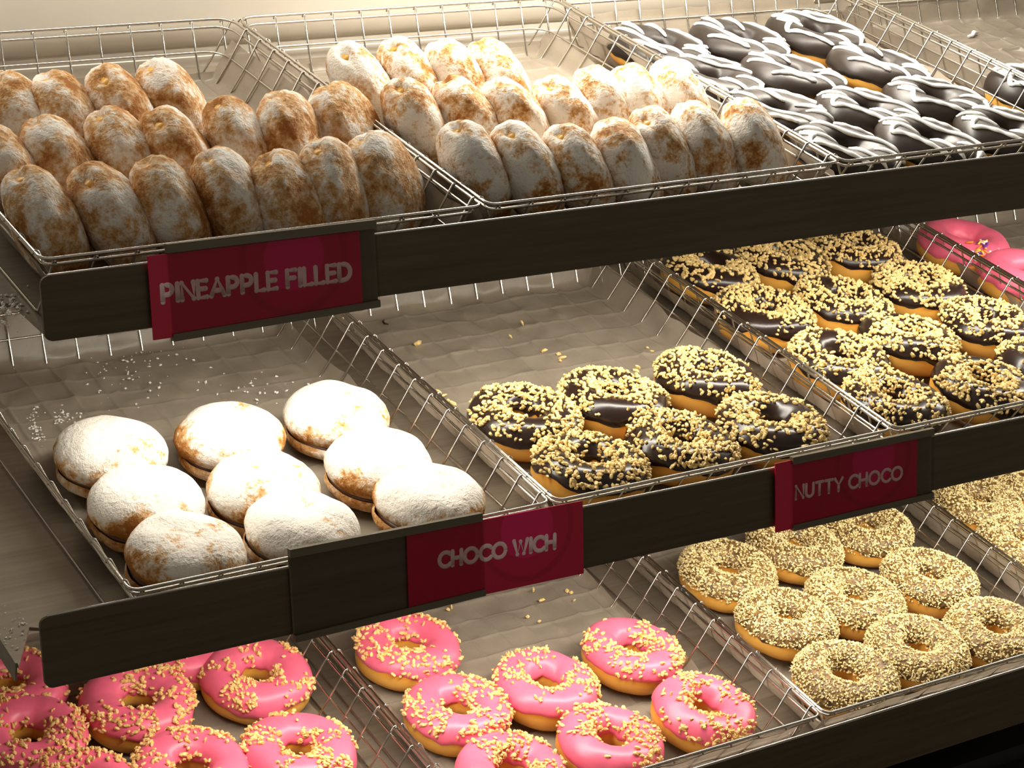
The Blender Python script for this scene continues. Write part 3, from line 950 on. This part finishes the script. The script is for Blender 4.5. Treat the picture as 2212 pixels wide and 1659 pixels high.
for rn, pts in flat:
    for i, p in enumerate(pts):
        x, y, _ = px_shelf('m', *p, -0.026)
        root = empty('sandwich_bun', 'flat sugar-topped sandwich bun, %s of the %s row' % (POS3[i], rn), 'bun', 'nine flat sugared sandwich buns')
        tx, ty = rng.uniform(-4, 3), rng.uniform(-2, 5)
        root.matrix_world = shelf_matrix('m') @ Matrix.Translation((x, y, REST + 0.0022)) @ Matrix.Rotation(math.radians(ty), 4, 'Y') @ Matrix.Rotation(math.radians(tx), 4, 'X') @ Matrix.Rotation(rng.uniform(0, 6.28), 4, 'Z')
        b_, f__, l_ = FLAT[rng.randrange(4)]
        part('base', b_, root); part('filling', f__, root); part('lid', l_, root)

# ---------------------------------------------------------------- signs
def arc(cx, cy, rx, ry, a0, a1, n=12):
    return [(cx + rx * math.cos(math.radians(a0 + (a1 - a0) * i / n)), cy + ry * math.sin(math.radians(a0 + (a1 - a0) * i / n))) for i in range(n + 1)]
GL = {
    'P': (0.62, [[(0, 0), (0, 1), (0.28, 1)] + arc(0.28, 0.71, 0.27, 0.29, 90, -90)[1:] + [(0, 0.42)]]),
    'I': (0.06, [[(0.03, 0), (0.03, 1)]]),
    'N': (0.72, [[(0, 0), (0, 1), (0.68, 0), (0.68, 1)]]),
    'E': (0.54, [[(0.5, 0), (0, 0), (0, 1), (0.5, 1)], [(0, 0.52), (0.44, 0.52)]]),
    'A': (0.80, [[(0, 0), (0.39, 1), (0.78, 0)], [(0.15, 0.32), (0.63, 0.32)]]),
    'L': (0.50, [[(0, 1), (0, 0), (0.46, 0)]]),
    'F': (0.54, [[(0, 0), (0, 1), (0.5, 1)], [(0, 0.52), (0.43, 0.52)]]),
    'D': (0.72, [[(0, 0), (0, 1), (0.25, 1)] + arc(0.25, 0.5, 0.44, 0.5, 90, -90, 16)[1:] + [(0, 0)]]),
    'C': (0.78, [arc(0.47, 0.5, 0.47, 0.5, 42, 318, 22)]),
    'H': (0.70, [[(0, 0), (0, 1)], [(0.66, 0), (0.66, 1)], [(0, 0.5), (0.66, 0.5)]]),
    'O': (0.98, [arc(0.48, 0.5, 0.48, 0.5, 0, 360, 28)]),
    'W': (1.08, [[(0, 1), (0.27, 0), (0.52, 0.9), (0.78, 0), (1.05, 1)]]),
    'U': (0.70, [[(0, 1), (0, 0.34)] + arc(0.33, 0.34, 0.33, 0.34, 180, 360)[1:] + [(0.66, 1)]]),
    'T': (0.66, [[(0, 1), (0.64, 1)], [(0.32, 1), (0.32, 0)]]),
    'Y': (0.72, [[(0, 1), (0.35, 0.48), (0.70, 1)], [(0.35, 0.48), (0.35, 0)]]),
}
def ball(n=12, m_=6):
    V = [Vector((math.cos(2 * math.pi * i / n) * math.sin(math.pi * j / m_), math.sin(2 * math.pi * i / n) * math.sin(math.pi * j / m_), math.cos(math.pi * j / m_))) for j in range(m_ + 1) for i in range(n)]
    F = [(j * n + i, (j + 1) * n + i, (j + 1) * n + (i + 1) % n, j * n + (i + 1) % n) for j in range(m_) for i in range(n)]
    return V, F
BALL = ball()
def text_strokes(txt, w, h, weight):
    x = 0.0
    out = []
    for ch in txt:
        if ch == ' ':
            x += 0.42; continue
        adv, st = GL[ch]
        for s_ in st:
            out.append([(x + a, b) for a, b in s_])
        x += adv + 0.22
    x -= 0.22
    polys = []
    for s_ in out:
        path = [(a / x * w, b * h) for a, b in s_]
        # low domed strokes with round ends and joints
        V, F = tube([(p_[0], p_[1], 0) for p_ in path], weight, 10)
        polys.append(([(v[0], v[1], v[2] * 0.22) for v in V], F))
        for p_ in (path if len(path) < 7 else path[:3] + path[-3:]):
            polys.append(([(p_[0] + v.x * weight, p_[1] + v.y * weight, v.z * weight * 0.22) for v in BALL[0]], BALL[1]))
    return join(polys)

def make_sign(s, txt, hold_px, card_px, text_px, lab_card, lab_hold, weight):
    y, top, bot = RAILFN[s]
    yh = y - 0.0008
    # holder corners: left top, right top, right bottom, left bottom in the picture
    H_ = [px_world_y(u, v, yh - 0.003) for u, v in hold_px]
    K_ = [px_world_y(u, v, yh - 0.003) for u, v in card_px]
    hx0, hx1 = (H_[0][0] + H_[3][0]) / 2, (H_[1][0] + H_[2][0]) / 2
    zt = lambda x: H_[0][2] + (H_[1][2] - H_[0][2]) * (x - H_[0][0]) / (H_[1][0] - H_[0][0])
    zb = lambda x: H_[3][2] + (H_[2][2] - H_[3][2]) * (x - H_[3][0]) / (H_[2][0] - H_[3][0])
    root = empty('sign_holder', lab_hold, 'sign holder', 'sign holders clipped on the rails')
    root.location = (hx0, yh, zb(hx0))
    def slab(x0, x1, f0, f1, ya, yb, me_name, m_):
        V = [(x - hx0, yy - yh, z - zb(hx0)) for yy in (ya, yb) for x, z in ((x0, f0(x0)), (x1, f0(x1)), (x1, f1(x1)), (x0, f1(x0)))]
        F = [(0, 1, 2, 3), (7, 6, 5, 4), (0, 4, 5, 1), (1, 5, 6, 2), (2, 6, 7, 3), (3, 7, 4, 0)]
        return mesh(me_name, V, F, m_, False)
    part('back_plate', slab(hx0, hx1, zb, zt, yh - 0.0012, yh, 'back_plate', M['holder']), root)
    part('top_channel', slab(hx0, hx1, lambda x: zt(x) - 0.0065, zt, yh - 0.0050, yh - 0.0012, 'top_channel', M['holder']), root)
    part('bottom_channel', slab(hx0, hx1, zb, lambda x: zb(x) + 0.0055, yh - 0.0050, yh - 0.0012, 'bottom_channel', M['holder']), root)
    part('clear_cover', slab(hx0, hx1, lambda x: zb(x) + 0.0056, lambda x: zt(x) - 0.0066, yh - 0.0046, yh - 0.0040, 'clear_cover', M['cover']), root)
    # card slid in behind the cover, standing out past one end
    cx0, cx1 = (K_[0][0] + K_[3][0]) / 2, (K_[1][0] + K_[2][0]) / 2
    ca = math.atan2(H_[1][2] - H_[0][2], H_[1][0] - H_[0][0])
    ch = lambda x: (zt(x) + zb(x)) / 2
    half = (K_[0][2] - K_[3][2] + K_[1][2] - K_[2][2]) / 4 * 0.96
    card = empty('sign_card', lab_card, 'sign', 'magenta flavour cards')
    card.location = ((cx0 + cx1) / 2, yh - 0.0026, sum(k_[2] for k_ in K_) / 4)
    card.rotation_euler = (math.radians(90), 0, 0)
    card.rotation_mode = 'XYZ'
    card.matrix_world = Matrix.Translation(card.location) @ Matrix.Rotation(-ca, 4, 'Y') @ Matrix.Rotation(math.radians(90), 4, 'X')
    w = (cx1 - cx0) / 2
    b_ = half
    ln = 24
    face = mesh('card', *box(-w, w, -b_, b_, -0.0005, 0.0005), M['card'], False)
    # disc and ring pattern centred towards the top of the card
    for v in face.vertices:
        v.co.x -= 0.03 if s == 't' else (0.028 if 'WICH' in txt else 0.03)
        v.co.y -= b_ * 0.55
    part('card_face', face, card, (0.03 if s == 't' else (0.028 if 'WICH' in txt else 0.03), b_ * 0.55, 0))
    T0, T1, T2 = [px_world_y(u, v, yh - 0.003) for u, v in text_px]   # bottom left, bottom right, top left
    ci = card.matrix_world.inverted()
    a0, a1, a2 = [ci @ Vector(q) for q in (T0, T1, T2)]
    me = mesh('lettering', *text_strokes(txt, a1.x - a0.x, a2.y - a0.y, weight), M['letter'], True)
    o = part('lettering', me, card, (a0.x, a0.y, 0.0005))
    o.rotation_euler = (0, 0, math.atan2(a1.y - a0.y, a1.x - a0.x))
    o['label'] = 'pale pink rounded lettering'

make_sign('t', 'PINEAPPLE FILLED', [(362, 527), (812, 474), (818, 663), (370, 738)], [(322, 552), (778, 492), (782, 672), (328, 742)],
          [(352, 653), (758, 603), (350, 617)], 'magenta card with pale lettering on the top rail', 'grey holder gripping the magenta card on the top rail', 0.0020)
make_sign('m', 'CHOCO WICH', [(623, 1187), (1037, 1108), (1050, 1285), (638, 1387)], [(876, 1148), (1260, 1082), (1260, 1252), (885, 1312)],
          [(949, 1226), (1199, 1184), (947, 1196)], 'magenta card jutting out right of its holder on the middle rail', 'half-empty grey holder at the centre of the middle rail', 0.00185)
make_sign('m', 'NUTTY CHOCO', [(1708, 988), (2013, 925), (2017, 1075), (1714, 1146)], [(1673, 998), (1981, 936), (1981, 1084), (1677, 1153)],
          [(1719, 1078), (1948, 1034), (1718, 1051)], 'smallest magenta card, at the right of the middle rail', 'grey holder gripping the smallest magenta card', 0.0015)

# ---------------------------------------------------------------- loose crumbs
cr = random.Random(21)
crumb_me = [mesh('nut_crumb', *chunk(cr, Vector((0, 0, 0)), None, 0.0026), M['nuts'], False) for _ in range(5)]
choc_me = mesh('chocolate_crumb', *tube([(-0.006, 0.002, 0), (-0.002, -0.001, 0), (0.003, -0.001, 0), (0.006, 0.003, 0)], [0.0006, 0.0012, 0.0012, 0.0006], 6), M['choc'])
def crumb(s, px, label, group, me, name='nut_crumb', sc=1.0):
    x, y, z = px_shelf(s, *px, REST + 0.001)
    o = part(name, me)
    o.matrix_world = shelf_matrix(s) @ Matrix.Translation((x, y, REST + 0.0016)) @ Matrix.Rotation(cr.uniform(0, 6), 4, 'Z') @ Matrix.Scale(sc, 4)
    tag(o, label, 'crumb', group)
for px in [(903, 742), (898, 744), (1103, 728), (1128, 699), (1207, 766), (1214, 774), (1210, 780), (1398, 752), (1408, 760), (1420, 785), (1422, 797), (1378, 795), (1374, 802),
           (1175, 758), (948, 848), (958, 856), (968, 866), (978, 872), (952, 862)]:
    crumb('m', px, 'pale nut crumb lying on bare paper behind six nutty rings', 'nut crumbs on the half-empty liner', cr.choice(crumb_me), sc=cr.uniform(0.7, 1.2))
for px in [(1170, 1297), (1225, 1277), (1234, 1281), (1240, 1298), (1140, 1333), (1165, 1343), (968, 1317), (975, 1312), (1152, 1275)]:
    crumb('b', px, 'pale nut crumb lying on paper below the centre card', 'nut crumbs below the centre card', cr.choice(crumb_me), sc=cr.uniform(0.7, 1.2))
crumb('m', (830, 697), 'dark chocolate crumb in the rear corner of the half-empty liner', None, choc_me, 'chocolate_crumb', 0.9)
wi = mesh('icing_crumb', *tube([(-0.012, 0.002, 0), (-0.004, -0.001, 0.001), (0.006, 0.001, 0), (0.013, -0.002, 0)], [0.001, 0.0028, 0.0024, 0.001], 7), M['white_icing'])
crumb('t', (2102, 75), 'white icing crumb on bare paper in the top right basket', None, wi, 'icing_crumb', 1.0)

def sugar_specks(s, boxes, n, label, zz=REST + 0.0008, sz=0.0011):
    out = []
    x_, y_, _ = px_shelf(s, *boxes[0][:2], zz)
    for k in range(n):
        bx = cr.choice(boxes)
        u, v = cr.gauss(bx[0], bx[2]), cr.gauss(bx[1], bx[3])
        p = px_shelf(s, u, v, zz)
        out.append(chunk(cr, Vector((p[0] - x_, p[1] - y_, 0)), None, sz * cr.uniform(0.4, 1.4), True))
    V, F = join(out)
    o = part('sugar_specks', mesh('sugar_specks', V, F, M['sugar_loose'], False))
    o.matrix_world = shelf_matrix(s) @ Matrix.Translation((x_, y_, zz))
    tag(o, label, 'sugar', kind='stuff')
sugar_specks('m', [(70, 905, 5, 12), (82, 935, 8, 12), (140, 900, 14, 8), (260, 830, 60, 30), (560, 850, 60, 20), (300, 780, 80, 20)], 230, 'spilt sugar specks on the paper of the nine flat buns')
sugar_specks('t', [(25, 665, 18, 22)], 60, 'sugar specks on the bare left end of the top shelf', PAN_Z + 0.001, 0.0014)
sugar_specks('m', [(30, 1355, 18, 22)], 40, 'sugar specks on the bare left end of the middle shelf', PAN_Z + 0.001, 0.0008)
sugar_specks('t', [(1200, 190, 25, 6)], 70, 'sugar specks behind the bright sugared buns')
